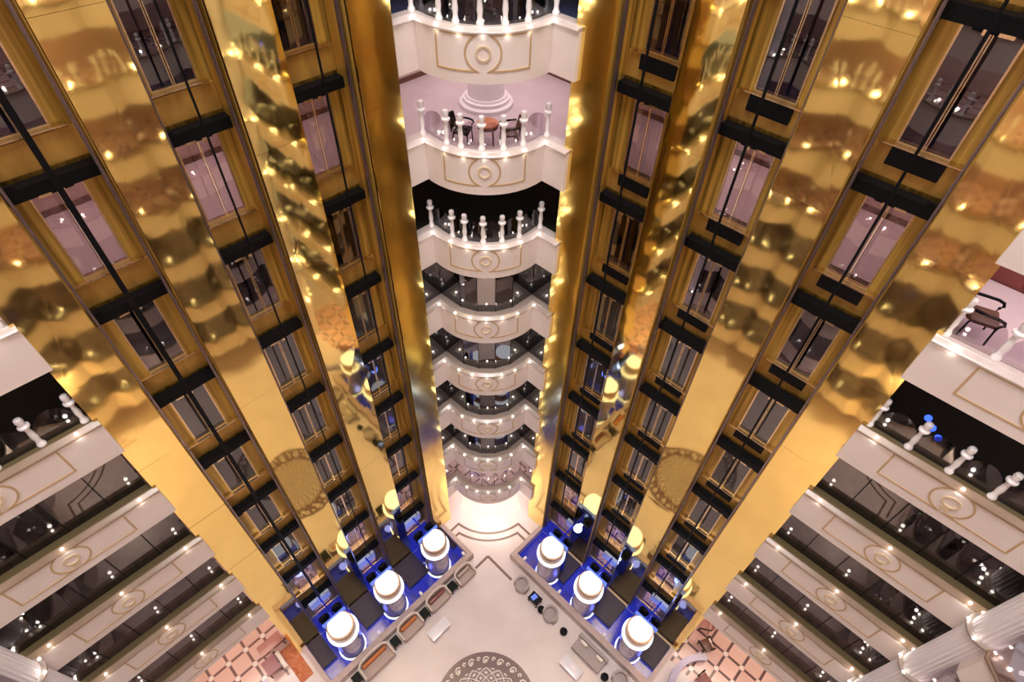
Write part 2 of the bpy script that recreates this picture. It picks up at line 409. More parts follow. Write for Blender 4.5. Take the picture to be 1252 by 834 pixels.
# ------------------------------------------------------------------ gallery floors, back walls, walls behind the viewer
BACK = 16.9
def slab_poly():
    bow = [BOW.at(BOW.len*i/40, -.43, 0) for i in range(41)]
    P = [L.p(9.36,13.9,0)]+bow+[R.p(9.57,13.9,0), R.p(-.9,13.9,0), R.p(-.9,13.02,0), R.p(-8,13.02,0), R.p(-8,BACK,0), Vector((0,BACK/S2,0)), L.p(-8,BACK,0), L.p(-8,13.02,0), L.p(-.9,13.02,0), L.p(-.9,13.9,0)]
    return P
POLY = slab_poly()
POLY1 = POLY[:42]+[R.p(9.57,13.9,0), R.p(-.9,13.9,0), R.p(-.9,BACK,0), Vector((0,BACK/S2,0)), L.p(-.9,BACK,0), L.p(-.9,13.9,0)]
POLY1 = POLY1[:42]+POLY1[43:] if (POLY1[41]-POLY1[42]).length < 1e-6 else POLY1
for n in range(1, 11):
    z = FH*n
    m = {7:M_pinkfloor, 8:M_navyreflect, 6:M_darkfloor, 9:M_pinkfloor, 10:M_pinkfloor, 1:M_tileW}.get(n, M_tileG)
    pp = POLY1 if n == 1 else POLY
    struct(MB().prism(pp, z-.04, z).obj('floor', m)); struct(MB().prism(pp, z-.28, z-.04).obj('ceiling', M_soffit))
for nm, fr in (('left', L), ('right', R)):
    struct(MB().fb(fr, -8, 16.9, BACK, BACK+.3, -.02, 36).obj('wall_'+nm, M_wall))
    struct(MB().fb(fr, -8, 16.8, BACK-.05, BACK, 0, .12).obj('baseboard_'+nm, M_wood))
    for n in (7, 8): struct(MB().fb(fr, -8, 16.8, BACK-.05, BACK, FH*n, FH*n+.16).obj('baseboard_'+nm, M_wood))
# near walls with their own parapet bands, seen in the gold mirrors
def near_path(fr, rev):
    q = []
    for c in (-9.2, -3.1, 3.0, 9.1):
        q += [(c-2.55, 6.6), (c-1.85, 7.25)]+[(c+1.85*k/5, 7.25-.95*math.cos(k/5*math.pi/2)) for k in range(-4, 5)]+[(c+1.85, 7.25), (c+2.55, 6.6)]
    q = [(-12.6, 6.6)]+q+[(12.6, 6.6)]
    return Path([(fr.p(t, D, 0))[:2] for t, D in (q[::-1] if rev else q)])
for nm, fr in (('near_left', NL), ('near_right', NR)):
    P = near_path(fr, nm == 'near_left'); cs = []
    for n in range(1, 9):
        zs = FH*n-1
        struct(P.sweep(MB(), [(0,zs),(0,zs+1.3),(-.36,zs+1.3),(-.36,zs)]).obj('trim_parapet_'+nm, M_cream))
        struct(P.sweep(MB(), [(.05,zs+1.29),(.05,zs+1.37),(-.42,zs+1.37),(-.42,zs+1.29)]).obj('trim_ledge_'+nm, M_ledge))
        for k in range(4):
            c = (P.len)*(.5+(k-1.5)*.2415)
            mb = MB()
            for pp in ([(c-1.3,zs+1.22),(c-1.3,zs+.33)]+arc(c,zs+.8,.46,246,116,8), [(c+1.3,zs+.33),(c+1.3,zs+1.22)]+arc(c,zs+.8,.46,64,-66,8), arc(c,zs+.8,.18,0,345,16)): ribbon(mb, P, pp, .05, -.01, .02, True)
            struct(mb.obj('trim_mouldings_'+nm, M_mould))
            mb = MB()
            for j in (-1.1, 0, 1.1, 3.0): 
                if 0 < c+j < P.len: mb.sphere(P.at(c+j, 0, zs+1.40), .05, 8, 6); point(P.at(c+j, .2, zs+1.42), 5, (1,.90,.80), .06)
            struct(mb.obj('trim_lights_'+nm, M_bulb))
        if n >= 6:
            mb = MB()
            for k in range(40): mb.lathe(P.at(.4+(P.len-.8)*k/39, -.25, zs+1.37), bal_prof(), 8)
            struct(mb.obj('trim_balusters_'+nm, M_white))
        else: struct(P.sweep(MB(), [(-.36,zs+1.38),(-.36,zs+FH-.01),(-.38,zs+FH-.01),(-.38,zs+1.38)]).obj('window_'+nm, M_archclear if n >= 4 else M_arch))
        area(fr.p(-1, 8.9, FH*(n+1)-.4), 14, 1.4, {8:200,7:420,6:190,5:200}.get(n, 160), (1,.82,.74), math.pi/4 if nm == 'near_right' else -math.pi/4)  # added unseen lights, brighten the near galleries for the gold reflections
        struct(MB().fb(fr, -12.6, 12.6, 7.66, 10, FH*n-.25, FH*n).obj('floor', M_tileG if n != 7 else M_pinkfloor))
    struct(MB().fb(fr, -14, 14, 10, 10.3, 0, 32).obj('wall_'+nm, M_wall))

# ------------------------------------------------------------------ ground floor
struct(MB().box(-24,24,-20,27,-.2,0).obj('floor', M_floor))
for fr, m in ((L, M_tileL), (R, M_tileR)):
    struct(MB().fb(fr, -8, -1.0, 12.2, BACK, 0, .006).obj('floor', m))
pt = struct(MB().prism([L.p(10.2,12.8,0), Vector((AX,14.6,0)), R.p(10.2,12.8,0), Vector((0,BACK/S2,0))], 0, .004).obj('floor', pbr('glowing_cream_marble', (.86,.74,.62), .2)))  # lamp glow under the lowest balcony put into paler marble
def chevron(off, w, flip=False):
    """inlaid floor line repeating the outline of the curved balcony above"""
    def outline(o):
        r = BR+o; cl = Vector((BOW.p[1].x, BOW.p[1].y)); q = cl+Vector((S2,-S2))*o; d = Vector((S2,S2)); m = q-Vector((AX,BCY))
        bb = m.dot(d); k = -bb-math.sqrt(bb*bb-(m.length_squared-r*r)); x = q+d*k; a0 = math.atan2(x.x-AX, BCY-x.y)
        pts = [x-d*1.5, x]+[Vector((AX+r*math.sin(a), BCY-r*math.cos(a))) for a in [a0*(1-2*i/20) for i in range(1,20)]]
        pts += [Vector((2*AX-x.x, x.y)), Vector((2*AX-(x-d*1.5).x, (x-d*1.5).y))]
        return [Vector((p.x, 8.33-p.y)) if flip else p for p in pts]
    A_, B_ = outline(off), outline(off+w)
    return MB().loft([[Vector((p.x,p.y,.004)), Vector((q.x,q.y,.004)), Vector((q.x,q.y,.009)), Vector((p.x,p.y,.009))] for p, q in zip(A_, B_)])
for o_ in (.60, 1.04):
    for fl_ in (False, True): struct(chevron(o_, .13, fl_).obj('trim_inlay', M_inlay))
mb = MB()
for fr, t0, t1, D in ((L, 6.2, 9.55, 9.63), (R, 7.6, 9.65, 9.30)):
    pass
apx = Vector((-.10, 13.3, 0))
for d in (Vector((-S2,-S2,0)), Vector((S2,-S2,0))):
    n = Vector((-d.y, d.x, 0)); a, b = apx, apx+d*1.9
    mb.hexa([p+Vector((0,0,z)) for z in (.003,.009) for p in (a-n*.07, b-n*.07, b+n*.07, a+n*.07)])
struct(mb.obj('trim_inlay', M_inlay))
# medallion
def medallion_mat():
    m, nt, out = mat('inlaid_marble_medallion'); b = N(nt, 'ShaderNodeBsdfPrincipled'); nt.links.new(b.outputs[0], out.inputs[0]); b.inputs['Roughness'].default_value = .22
    tc = N(nt, 'ShaderNodeTexCoord'); sx = N(nt, 'ShaderNodeSeparateXYZ'); nt.links.new(tc.outputs['Object'], sx.inputs[0])
    def M(op, *v):
        n = N(nt, 'ShaderNodeMath', operation=op)
        for i, q in enumerate(v):
            if isinstance(q, (int, float)): n.inputs[i].default_value = q
            else: nt.links.new(q, n.inputs[i])
        return n.outputs[0]
    r = M('SQRT', M('ADD', M('MULTIPLY', sx.outputs[0], sx.outputs[0]), M('MULTIPLY', sx.outputs[1], sx.outputs[1]))); th = M('ARCTAN2', sx.outputs[1], sx.outputs[0])
    # lace of crossing spirals inside, scrolls in the dark band, thin rims
    sp1 = M('ABSOLUTE', M('SINE', M('ADD', M('MULTIPLY', th, 8), M('MULTIPLY', r, 7)))); sp2 = M('ABSOLUTE', M('SINE', M('SUBTRACT', M('MULTIPLY', th, 8), M('MULTIPLY', r, 7))))
    lace = M('MAXIMUM', M('LESS_THAN', M('MINIMUM', sp1, sp2), .16), M('GREATER_THAN', M('MULTIPLY', sp1, sp2), .86))
    fine = M('GREATER_THAN', M('MULTIPLY', M('SINE', M('MULTIPLY', th, 72)), M('SINE', M('MULTIPLY', r, 46))), .62)
    lace = M('MAXIMUM', lace, fine)
    def scroll(nc, rc, rad, w, off):
        fr_ = M('SUBTRACT', M('FRACT', M('ADD', M('MULTIPLY', th, nc/(2*math.pi)), 10+off)), .5)
        lx = M('MULTIPLY', M('MULTIPLY', fr_, 2*math.pi/nc), r); ly = M('SUBTRACT', r, rc)
        d_ = M('SQRT', M('ADD', M('MULTIPLY', lx, lx), M('MULTIPLY', ly, ly)))
        return M('MULTIPLY', M('LESS_THAN', M('ABSOLUTE', M('SUBTRACT', d_, rad)), w), M('GREATER_THAN', M('ADD', lx, ly), -.08))
    scr = M('MAXIMUM', M('MAXIMUM', scroll(18, 2.14, .15, .03, 0), scroll(18, 2.10, .05, .035, 0)), scroll(18, 2.22, .07, .03, .5))
    inner = M('LESS_THAN', r, 1.80); band = M('MULTIPLY', M('GREATER_THAN', r, 1.88), M('LESS_THAN', r, 2.40))
    fac = M('ADD', M('MULTIPLY', lace, inner), M('MULTIPLY', scr, band))
    mx = N(nt, 'ShaderNodeMix', data_type='RGBA'); nt.links.new(fac, mx.inputs[0]); mx.inputs[6].default_value = (.16,.10,.10,1); mx.inputs[7].default_value = (.72,.64,.60,1)
    nt.links.new(mx.outputs[2], b.inputs['Base Color']); return m
md = MB().lathe((-.1,5.79,0), [(.001,0),(2.52,0),(2.52,.012),(.001,.012)], 72).obj('floor_medallion', medallion_mat())
md.data.transform(Matrix.Translation((.1,-5.79,0))); md.location = (-.1,5.79,0)
tag(md, 'round dark inlaid marble medallion in the lobby floor', 'floor inlay')

# ------------------------------------------------------------------ gold pillars
PIL = {'left': [(-.95,.28),(2.10,3.36),(5.03,6.37),(8.16,9.36)], 'right': [(-1.05,.31),(2.12,3.47),(5.33,6.46),(8.41,9.57)]}
DF = {'left': 12.69, 'right': 12.76}
PLAB = ['outermost', 'second from outside', 'second from the centre', 'innermost']
ZT = 36.0
for side in ('left', 'right'):
    fr = FR[side]
    for i, (a, b) in enumerate(PIL[side]):
        t = thing('gold_pillar', 'tall mirror polished gold pillar, %s of the %s elevator bank' % (PLAB[i], side), 'pillar', tuple(fr.p((a+b)/2, DF[side]+.5, 0)), 'gold pillars of the %s bank' % side)
        D0 = DF[side]
        MB().fb(fr, a+.02, b-.02, D0+.045, 13.9, 0, ZT).obj('core', M_brassd, t)
        for k in range(10):
            z0, z1 = (0 if k == 0 else k*3.66+.02), min(ZT, (k+1)*3.66+.014)
            # each sheet sits a touch out of true
            q = [random.uniform(0,.012) for _ in range(4)]
            P = [fr.p(a,D0+q[0],z0), fr.p(b,D0+q[1],z0), fr.p(b,D0+.04,z0), fr.p(a,D0+.04,z0), fr.p(a,D0+q[2],z1), fr.p(b,D0+q[3],z1), fr.p(b,D0+.04,z1), fr.p(a,D0+.04,z1)]
            MB().hexa(P).obj('mirror_panel', M_satin if i == 3 else M_gold, t)

# ------------------------------------------------------------------ elevator shafts
SH = {'left': [(.28,2.10),(3.36,5.03),(6.37,8.16)], 'right': [(.31,2.12),(3.47,5.33),(6.46,8.41)]}
SLAB = ['outermost', 'middle', 'innermost']
for side in ('left', 'right'):
    fr = FR[side]; BD = 13.74 if side == 'left' else 13.58
    for i, (a, b) in enumerate(SH[side]):
        c = (a+b)/2; dw = .52
        t = thing('elevator_shaft', 'open brass lined elevator shaft with glass landing doors, %s of the %s bank' % (SLAB[i], side), 'elevator shaft', tuple(fr.p(c, BD, 0)), '%s elevator shafts' % side)
        mb = MB(); mb.fb(fr, a, c-dw, BD, BD+.12, 0, ZT); mb.fb(fr, c+dw, b, BD, BD+.12, 0, ZT)
        for n in range(0, 11): mb.fb(fr, c-dw, c+dw, BD, BD+.12, FH*n-1.0, FH*n)
        mb.obj('back_wall', M_brass, t)
        for n in range(0, 11): MB().fb(fr, a+.01, b-.01, BD-.06, BD-.002, FH*n-.72, FH*n-.10).obj('fascia', M_fascia, t)
        for tt in (a+.05, b-.11):
            m2 = MB().fb(fr, tt, tt+.06, 12.98, 13.06, 0, ZT).fb(fr, tt+.02, tt+.04, 12.92, 13.0, 0, ZT)
            m2.obj('guide_rail', M_rail, t)
        for tt in (a+.005, b-.025): MB().fb(fr, tt, tt+.02, 12.80, BD-.07, 0, ZT).obj('side_lining', M_brass, t)
        for n in range(1, 11):
            z = FH*n-1.0+.08
            bm_ = MB().fb(fr, a+.03, b-.03, BD-.34, BD-.07, z-.17, z+.11)
            bm_.fb(fr, a+.08, a+.30, BD-.42, BD-.34, z-.10, z+.24).fb(fr, c-.3, c+.3, BD-.30, BD-.1, z-.22, z-.17)
            o = bm_.obj('cross_beam', M_black, t)
            MB().fb(fr, c-.36, c-.12, BD-.36, BD-.28, z-.21, z-.15).fb(fr, c+.02, c+.12, BD-.38, BD-.28, z-.24, z-.15).obj('bracket', M_chrome, o)
        for n in range(0, 10):
            z = FH*n; clear = n >= 6 or n <= 1
            d = MB().fb(fr, c-dw, c+dw, BD-.05, BD+.0, z, z+.05).fb(fr, c-dw, c+dw, BD-.03, BD, z+2.30, z+2.38).fb(fr, c-dw, c-dw+.04, BD-.04, BD, z, z+2.38).fb(fr, c+dw-.04, c+dw, BD-.04, BD, z, z+2.38)
            d.fb(fr, c-.035, c-.012, BD-.03, BD, z+.05, z+2.3).fb(fr, c+.012, c+.035, BD-.03, BD, z+.05, z+2.3)
            o = d.obj('landing_door', M_chrome, t)
            for s_ in (-1, 1):
                t0, t1 = sorted((c+s_*.035, c+s_*(dw-.04)))
                MB().fb(fr, t0, t1, BD-.02, BD-.008, z+.05, z+2.3).obj('door_leaf', M_doorclear if clear else M_doorsmoke, o)
            MB().fb(fr, a+.12, b-.12, BD-.16, BD-.05, z-.035, z-.005).obj('sill', M_chrome, t)
            if side == 'right' and n >= 2: MB().fb(fr, c-dw, c+dw, BD-.15, BD-.062, z-.42, z-.04).obj('toe_guard', M_black, t)
        MB().fb(fr, a+.03, b-.03, 12.68, BD-.07, 0, .03).obj('pit_floor', M_blue, t)
        w = (.06 if i == 0 else .022) if side == 'left' else .03
        MB().fb(fr, c-w, c+w, 12.84, 12.88, 3.4, ZT).obj('hoist_cable', M_black, t)

# ------------------------------------------------------------------ elevator cabs at the ground floor
CAB = {'left': [1.16, 3.92, 6.98], 'right': [.80, 3.86, 6.42]}
def dshape(fr, t, D, r, cut, n=30):
    """disc outline cut flat towards the shaft"""
    a0 = math.acos(max(-1, min(1, cut/r))); out = []
    for k in range(n+1):
        a = a0+(2*math.pi-2*a0)*k/n; out.append(fr.p(t+r*math.sin(a), D+r*math.cos(a), 0))
    return out
for side in ('left', 'right'):
    fr = FR[side]
    for i, t0 in enumerate(CAB[side]):
        D0 = 11.06; base = fr.p(t0, D0, 0)
        t = thing('elevator_cab', 'round panoramic elevator cab with white lit roof, %s of the three on the %s' % (SLAB[i], side), 'elevator cab', tuple(base), '%s elevator cabs' % side)
        def dd(r, cut, z0, z1, name, m, par=t): return MB().prism(dshape(fr, t0, D0, r, cut), z0, z1).obj(name, m, par)
        dd(.70, .55, .0, .12, 'bottom_ring', M_ringlit); dd(.63, .52, .12, .40, 'skirt', M_darkgreen)
        body = dd(.645, .53, .40, 2.66, 'glass_body', M_cabglass)
        dd(.76, .58, 2.66, 2.80, 'upper_ring', M_ringlit); dd(.64, .55, 2.82, 3.42, 'band', M_cabband)
        dd(.565, .44, 3.42, 3.56, 'lit_roof', M_cabwhite)
        for rr in (.10, .19, .29, .40):
            pts = []
            for k in range(28):
                a = 2*math.pi*k/28; u = rr*math.cos(a)/.652; z = 1.55+rr*1.5*math.sin(a)
                pts.append(fr.p(t0+.652*math.sin(u), D0-.652*math.cos(u), z))
            MB().tube(pts, .016, 6, True).obj('etched_ring', M_cabring, body)
        MB().fb(fr, t0-.62, t0+.62, D0+.46, D0+.54, 3.30, 3.54).obj('roof_beam', M_bluelight, t)
        for s_ in (-1, 1):
            p = MB(); cx = fr.p(t0+s_*.33, D0+.95, 2.2)
            rings = []
            for dz in (-.09, .09):
                pass
            pts = [fr.p(t0+s_*.36+.15*math.cos(2*math.pi*k/16), D0+.88, 3.25+.15*math.sin(2*math.pi*k/16)) for k in range(16)]
            p.tube(pts, .12, 8, True); p.fb(fr, t0+s_*.36-.22, t0+s_*.36+.22, D0+.72, D0+1.05, 2.8, 3.12)
            p.obj('pulley', M_black, t, True)
        MB().fb(fr, t0-.04, t0+.04, D0+.54, 12.84, 3.36, 3.44).obj('sling_beam', M_bluedeep, t)
        MB().fb(fr, t0-.6, t0+.6, D0+.56, D0+.64, .1, 3.3).obj('rear_wall', M_bluedeep, t)
        MB().fb(fr, t0-.55, t0+.55, 12.95, 13.1, 2.45, 3.05).obj('rear_screen', M_fascia_bluelit, t)  # stands for the door sill fascia, blue light put into its colour

# ------------------------------------------------------------------ basins in front of the two banks
BT = {'left': (-.55, 8.5), 'right': (-.75, 8.3)}
RIM = {'left': (9.98, 10.30), 'right': (10.12, 10.46)}
for side in ('left', 'right'):
    fr = FR[side]; a, b = BT[side]; r0, r1 = RIM[side]
    t = thing('elevator_basin', 'low beige stone wall enclosing the blue lit pit before the %s bank' % side, 'low wall', tuple(fr.p((a+b)/2, r0, 0)))
    MB().fb(fr, a-.2, b+.2, r0, r1, 0, .62).obj('front_wall', M_rim, t, bevel=.02)
    MB().fb(fr, b-.05, b+.2, r1, 12.6, 0, .55).obj('end_wall', M_rim, t); MB().fb(fr, a-.2, a+.02, r1, 12.6, 0, .55).obj('end_wall', M_rim, t)
    MB().fb(fr, a, b, r1, 12.66, .0, .03).obj('blue_floor', M_blue, t)
    for (p0, p1) in PIL[side]:
        q0, q1 = max(p0, a+.04), min(p1, b-.06)
        if q1 > q0+.2: MB().fb(fr, q0, q1, 11.15, 12.64, .03, .30).obj('stone_block', M_basin, t)
    for k in range(3):
        m_ = CAB[side][k]
        for s_ in (-1, 1):
            MB().fb(fr, m_+s_*.95-.2, m_+s_*.95+.2, r1+.06, r1+.55, .03, .16).obj('glossy_blue_block', M_bluedeep, t)
        MB().fb(fr, m_+1.2, m_+1.32, r1-.08, r1+.12, .62, .9).obj('wall_post', M_white, t)
    MB().fb(fr, a+.1, b-.1, r1+.01, r1+.04, .40, .46).obj('led_strip', M_bluelight, t)
    for c_ in CAB[side]:
        point(fr.p(c_, 12.2, 2.2), 28, (.15,.25,1), .25); point(fr.p(c_-.3, 12.55, 3.6), 10, (.3,.4,1), .1); point(fr.p(c_-.8, 10.95, .9), 3, (.15,.2,1), .2); point(fr.p(c_+.8, 10.95, .9), 3, (.15,.2,1), .2)

# ------------------------------------------------------------------ lobby furniture, left
def sofa(fr, ta, tb, D0, D1, label, cushion):
    t = thing('sofa', label, 'sofa', tuple(fr.p((ta+tb)/2, (D0+D1)/2, 0)), 'sofas by the left basin')
    MB().fb(fr, ta+.06, tb-.06, D0, D1-.06, .10, .44).obj('seat', M_sofa, t, True, .04)
    # curled back and arms in one U shaped frame
    pts = []
    for k in range(0, 25):
        u = k/24
        if u < .25: p = (ta, D0+.02+(D1-.22-D0)*u/.25)
        elif u < .75:
            w = (u-.25)/.5; p = (ta+(tb-ta)*w, D1-.22+.20*math.sin(math.pi*w)**.35)
        else: p = (tb, D1-.22-(D1-.24-D0)*(u-.75)/.25)
        pts.append(p)
    rings = []
    cx, cy = (ta+tb)/2, D0+.2
    for (tt, d) in pts:
        v = Vector((cx-tt, cy-d)); v.normalize(); h = .62+.25*max(0, (d-D0)/(D1-D0))
        rings.append([fr.p(tt,d,.08), fr.p(tt,d,h), fr.p(tt+v.x*.09,d+v.y*.09,h), fr.p(tt+v.x*.12,d+v.y*.12,.08)])
    MB().loft(rings).obj('back', M_sofa, t)
    MB().tube([fr.p(tt,d,.64+.25*max(0,(d-D0)/(D1-D0))) for tt, d in pts], .035, 8).obj('carved_rail', M_sofatrim, t, True)
    MB().fb(fr, ta+.16, tb-.16, D1-.36, D1-.20, .44, .74).obj('back_cushion', cushion, t, True, .05)
    for tt in (ta+.1, tb-.1):
        for d in (D0+.08, D1-.15): MB().lathe(fr.p(tt,d,0), [(.03,0),(.045,.12)], 8).obj('leg', M_wood, t)
sofa(L, .72, 2.44, 9.08, 9.92, 'taupe sofa with carved pale frame, widest one by the left basin', M_cush)
sofa(L, 3.12, 4.42, 9.16, 9.94, 'taupe sofa with carved pale frame facing the white table on the left', M_cush)
sofa(L, 5.04, 6.36, 9.24, 9.94, 'taupe sofa with dark rust cushion, third from left edge of basin', M_red)
sofa(L, 7.02, 8.15, 9.18, 9.90, 'taupe sofa at the far end of the left basin near the central hall', M_sofa)
for (tt, lab) in ((.42,'before the widest left sofa'),(2.78,'between the widest sofa and the next'),(4.72,'between the two middle left sofas'),(6.69,'beside the farthest left sofa')):
    t = thing('side_table', 'black square side table %s' % lab, 'side table', tuple(L.p(tt, 9.5, 0)), 'black side tables on the left')
    MB().fb(L, tt-.22, tt+.22, 9.28, 9.76, .46, .54).obj('table_top', M_darkgreen, t)
    for s_ in (-.18,.18):
        for d in (9.32, 9.72): MB().fb(L, tt+s_-.025, tt+s_+.025, d-.025, d+.025, 0, .46).obj('leg', M_black, t)
for fr, ta, tb, d0, d1, lab in ((L, 4.16, 5.36, 8.14, 8.70, 'white low coffee table before the left sofas'), (R, 1.75, 2.92, 7.98, 8.55, 'white low coffee table before the grey bench on the right')):
    t = thing('coffee_table', lab, 'coffee table', tuple(fr.p((ta+tb)/2, (d0+d1)/2, 0)))
    MB().fb(fr, ta, tb, d0, d1, .36, .42).obj('table_top', M_tablew, t, True, .01)
    for a_ in (ta+.08, tb-.08):
        for b_ in (d0+.08, d1-.08): MB().fb(fr, a_-.025, a_+.025, b_-.025, b_+.025, 0, .36).obj('leg', M_tablew, t)
# ------------------------------------------------------------------ lobby furniture, right
def tub_chair(tt, D, label, r=.42):
    t = thing('tub_chair', label, 'chair', tuple(R.p(tt, D, 0)), 'grey tub chairs on the right')
    MB().lathe(R.p(tt,D,0), [(r*.82,.10),(r*.86,.40),(r*.80,.45),(.001,.46)], 24).obj('seat', M_grey, t, True)
    rings = []
    for k in range(19):
        a = math.radians(-120+240*k/18); h = .60+.16*math.cos(a/1.4)
        o, i_ = (r*math.sin(a), r*math.cos(a)), ((r-.10)*math.sin(a), (r-.10)*math.cos(a))
        rings.append([R.p(tt+o[0],D+o[1],.08), R.p(tt+o[0]*1.03,D+o[1]*1.03,h), R.p(tt+i_[0],D+i_[1],h), R.p(tt+i_[0],D+i_[1],.08)])
    MB().loft(rings).obj('back', M_grey, t, True)
    for k in range(4):
        a = math.radians(45+90*k); MB().lathe(R.p(tt+.28*math.sin(a),D+.28*math.cos(a),0), [(.025,0),(.035,.12)], 8).obj('leg', M_wood, t)
tub_chair(6.9, 9.4, 'grey tub chair nearest the central hall on the right')
tub_chair(4.75, 9.36, 'grey tub chair between the dark table and the right bench')
tub_chair(.22, 9.5, 'grey tub chair at the near end of the right basin')
t = thing('bench_sofa', 'long grey bench sofa with two beige cushions on the right', 'sofa', tuple(R.p(2.1, 9.35, 0)))
MB().fb(R, 1.2, 2.95, 8.98, 9.72, .12, .44).obj('seat', M_grey, t, True, .05)
MB().fb(R, 1.16, 3.0, 9.62, 9.80, .12, .72).obj('back', M_grey, t, True, .04)
for tt in (2.55, 1.55): MB().fb(R, tt-.2, tt+.2, 9.40, 9.56, .44, .76).obj('cushion', M_sofatrim, t, True, .05)
for tt in (1.28, 2.87):
    for d in (9.06, 9.66): MB().fb(R, tt-.03, tt+.03, d-.03, d+.03, 0, .12).obj('leg', M_wood, t)
t = thing('side_table', 'dark glossy side table between the right tub chairs', 'side table', tuple(R.p(5.88, 9.4, 0)))
MB().fb(R, 5.55, 6.2, 9.15, 9.65, .46, .52).obj('table_top', M_darkgreen, t)
for a_ in (5.6, 6.15):
    for b_ in (9.2, 9.6): MB().fb(R, a_-.025, a_+.025, b_-.025, b_+.025, 0, .46).obj('leg', M_black, t)
for (tt, D, z, lab) in ((5.30,9.28,0,'black round pouf beside the dark table on the right'),(3.72,9.3,0,'black round pouf between tub chair and grey bench'),(.86,9.14,0,'black round pouf at the near end of the grey bench')):
    tag(MB().lathe(R.p(tt,D,z), [(.001,.0),(.13,.01),(.19,.12),(.20,.26),(.15,.38),(.001,.41)], 18).obj('pouf', M_black, None, True), lab, 'pouf', 'black poufs on the right')
tag(MB().box(-.16,.16,-.12,.12,0,.02).obj('tray', M_bluelight), 'small pale blue lit tablet on the dark right table', 'tablet')
bpy.data.objects['tray'].location = R.p(5.95, 9.4, .52); bpy.data.objects['tray'].name = 'tablet'; bpy.data.objects['tablet'].rotation_euler = (0,0,.6)

# ------------------------------------------------------------------ ground floor rooms at the sides
tag(MB().fb(L, -1.63, -.95, 11.4, 13.45, .006, .02).obj('carpet', M_rust), 'rust patterned carpet beside the outermost left pillar', 'carpet')
def lowtable(fr, ta, tb, d0, d1, m, label, h=.72):
    t = thing('table', label, 'table', tuple(fr.p((ta+tb)/2, (d0+d1)/2, 0)))
    MB().fb(fr, ta, tb, d0, d1, h-.06, h).obj('table_top', m, t, True, .012)
    for a_ in (ta+.06, tb-.06):
        for b_ in (d0+.06, d1-.06): MB().fb(fr, a_-.03, a_+.03, b_-.03, b_+.03, 0, h-.06).obj('leg', M_wood, t)
M_rose = pbr('rose_wood_top', (.42,.19,.17), .3)
M_mauve = pbr('mauve_leather', (.30,.12,.14), .4)
lowtable(L, -2.35, -1.15, 13.55, 14.15, M_rose, 'rose brown oblong table on the left tiled floor by the pillar')
lowtable(L, -2.55, -1.9, 12.6, 13.4, M_mauve, 'dark mauve table beside the rust carpet at left', .6)
tag(MB().fb(L, -1.85, -1.65, 12.5, 13.45, 0, .35).obj('low_partition', M_sofatrim, None, True, .02), 'low cream partition between the mauve table and rust carpet', 'partition')
def arc_counter(fr, tc, Dc, r, a0, a1, w, h, label):
    rings = []
    for k in range(25):
        a = math.radians(a0+(a1-a0)*k/24)
        rings.append([fr.p(tc+q*math.cos(a), Dc+q*math.sin(a), z) for q, z in ((r,0),(r,h),(r+w,h),(r+w,0))])
    t = thing('curved_counter', label, 'counter', tuple(fr.p(tc+r, Dc, 0)))
    MB().loft(rings).obj('body', M_lav, t)
    rings = [[fr.p(tc+q*math.cos(math.radians(a0+(a1-a0)*k/24)), Dc+q*math.sin(math.radians(a0+(a1-a0)*k/24)), z) for q, z in ((r-.04,h),(r-.04,h+.05),(r+w+.04,h+.05),(r+w+.04,h))] for k in range(25)]
    MB().loft(rings).obj('counter_top', M_lav, t)
arc_counter(R, -3.4, 11.9, 1.75, -60, 55, .22, .55, 'curved lavender counter beside the right tiled floor')
arc_counter(L, -4.52, 12.4, 1.6, -45, 8, .22, .55, 'curved lavender counter beside the left tiled floor')
def cafe_chair(pos, ang, label, m=M_wood, z=0, s=1.0, group=None):
    """armchair with curled metal arms"""
    t = thing('armchair', label, 'chair', tuple(pos), group); rot = Matrix.Rotation(ang, 3, 'Z'); pos = Vector(pos)
    def w(x, y, zz): return pos+rot@Vector((x*s, y*s, zz*s))
    def bx(x0,x1,y0,y1,z0,z1): return MB().hexa([w(*p) for p in ((x0,y0,z0),(x1,y0,z0),(x1,y1,z0),(x0,y1,z0),(x0,y0,z1),(x1,y0,z1),(x1,y1,z1),(x0,y1,z1))])
    bx(-.26,.26,-.25,.25,.42,.50).obj('seat', m, t, True, .02)
    rings = []
    for k in range(9):
        x = -.27+.54*k/8; y = .27+.06*math.sin(math.pi*k/8); rings.append([w(x,y,.48), w(x*.94,y+.10,.98-.05*abs(k-4)/4), w(x*.94,y+.14,.98-.05*abs(k-4)/4), w(x,y+.04,.48)])
    MB().loft(rings).obj('backrest', m, t, True)
    for sx in (-1, 1):
        pts = [w(sx*.28,.30,.74), w(sx*.31,.10,.72), w(sx*.32,-.12,.71), w(sx*.32,-.24,.67), w(sx*.31,-.27,.60), w(sx*.30,-.22,.55), w(sx*.29,-.20,.44)]
        MB().tube(pts, .032*s, 8).obj('armrest', M_black, t, True)
        for sy in (-.22, .24): MB().tube([w(sx*.24,sy,.43), w(sx*.25,sy*1.1,0)], .02*s, 8).obj('leg', M_black, t)
cafe_chair(R.p(-1.95,13.95,0), math.radians(200), 'dark brown armchair on the right tiled floor near the curved counter', M_wood)
cafe_chair(R.p(-2.8,12.5,0), math.radians(120), 'red brown armchair inside the right curved counter', M_red)
cafe_chair(R.p(-1.42,14.75,0), math.radians(250), 'rose brown armchair at the foot of the outermost right pillar', M_rose)
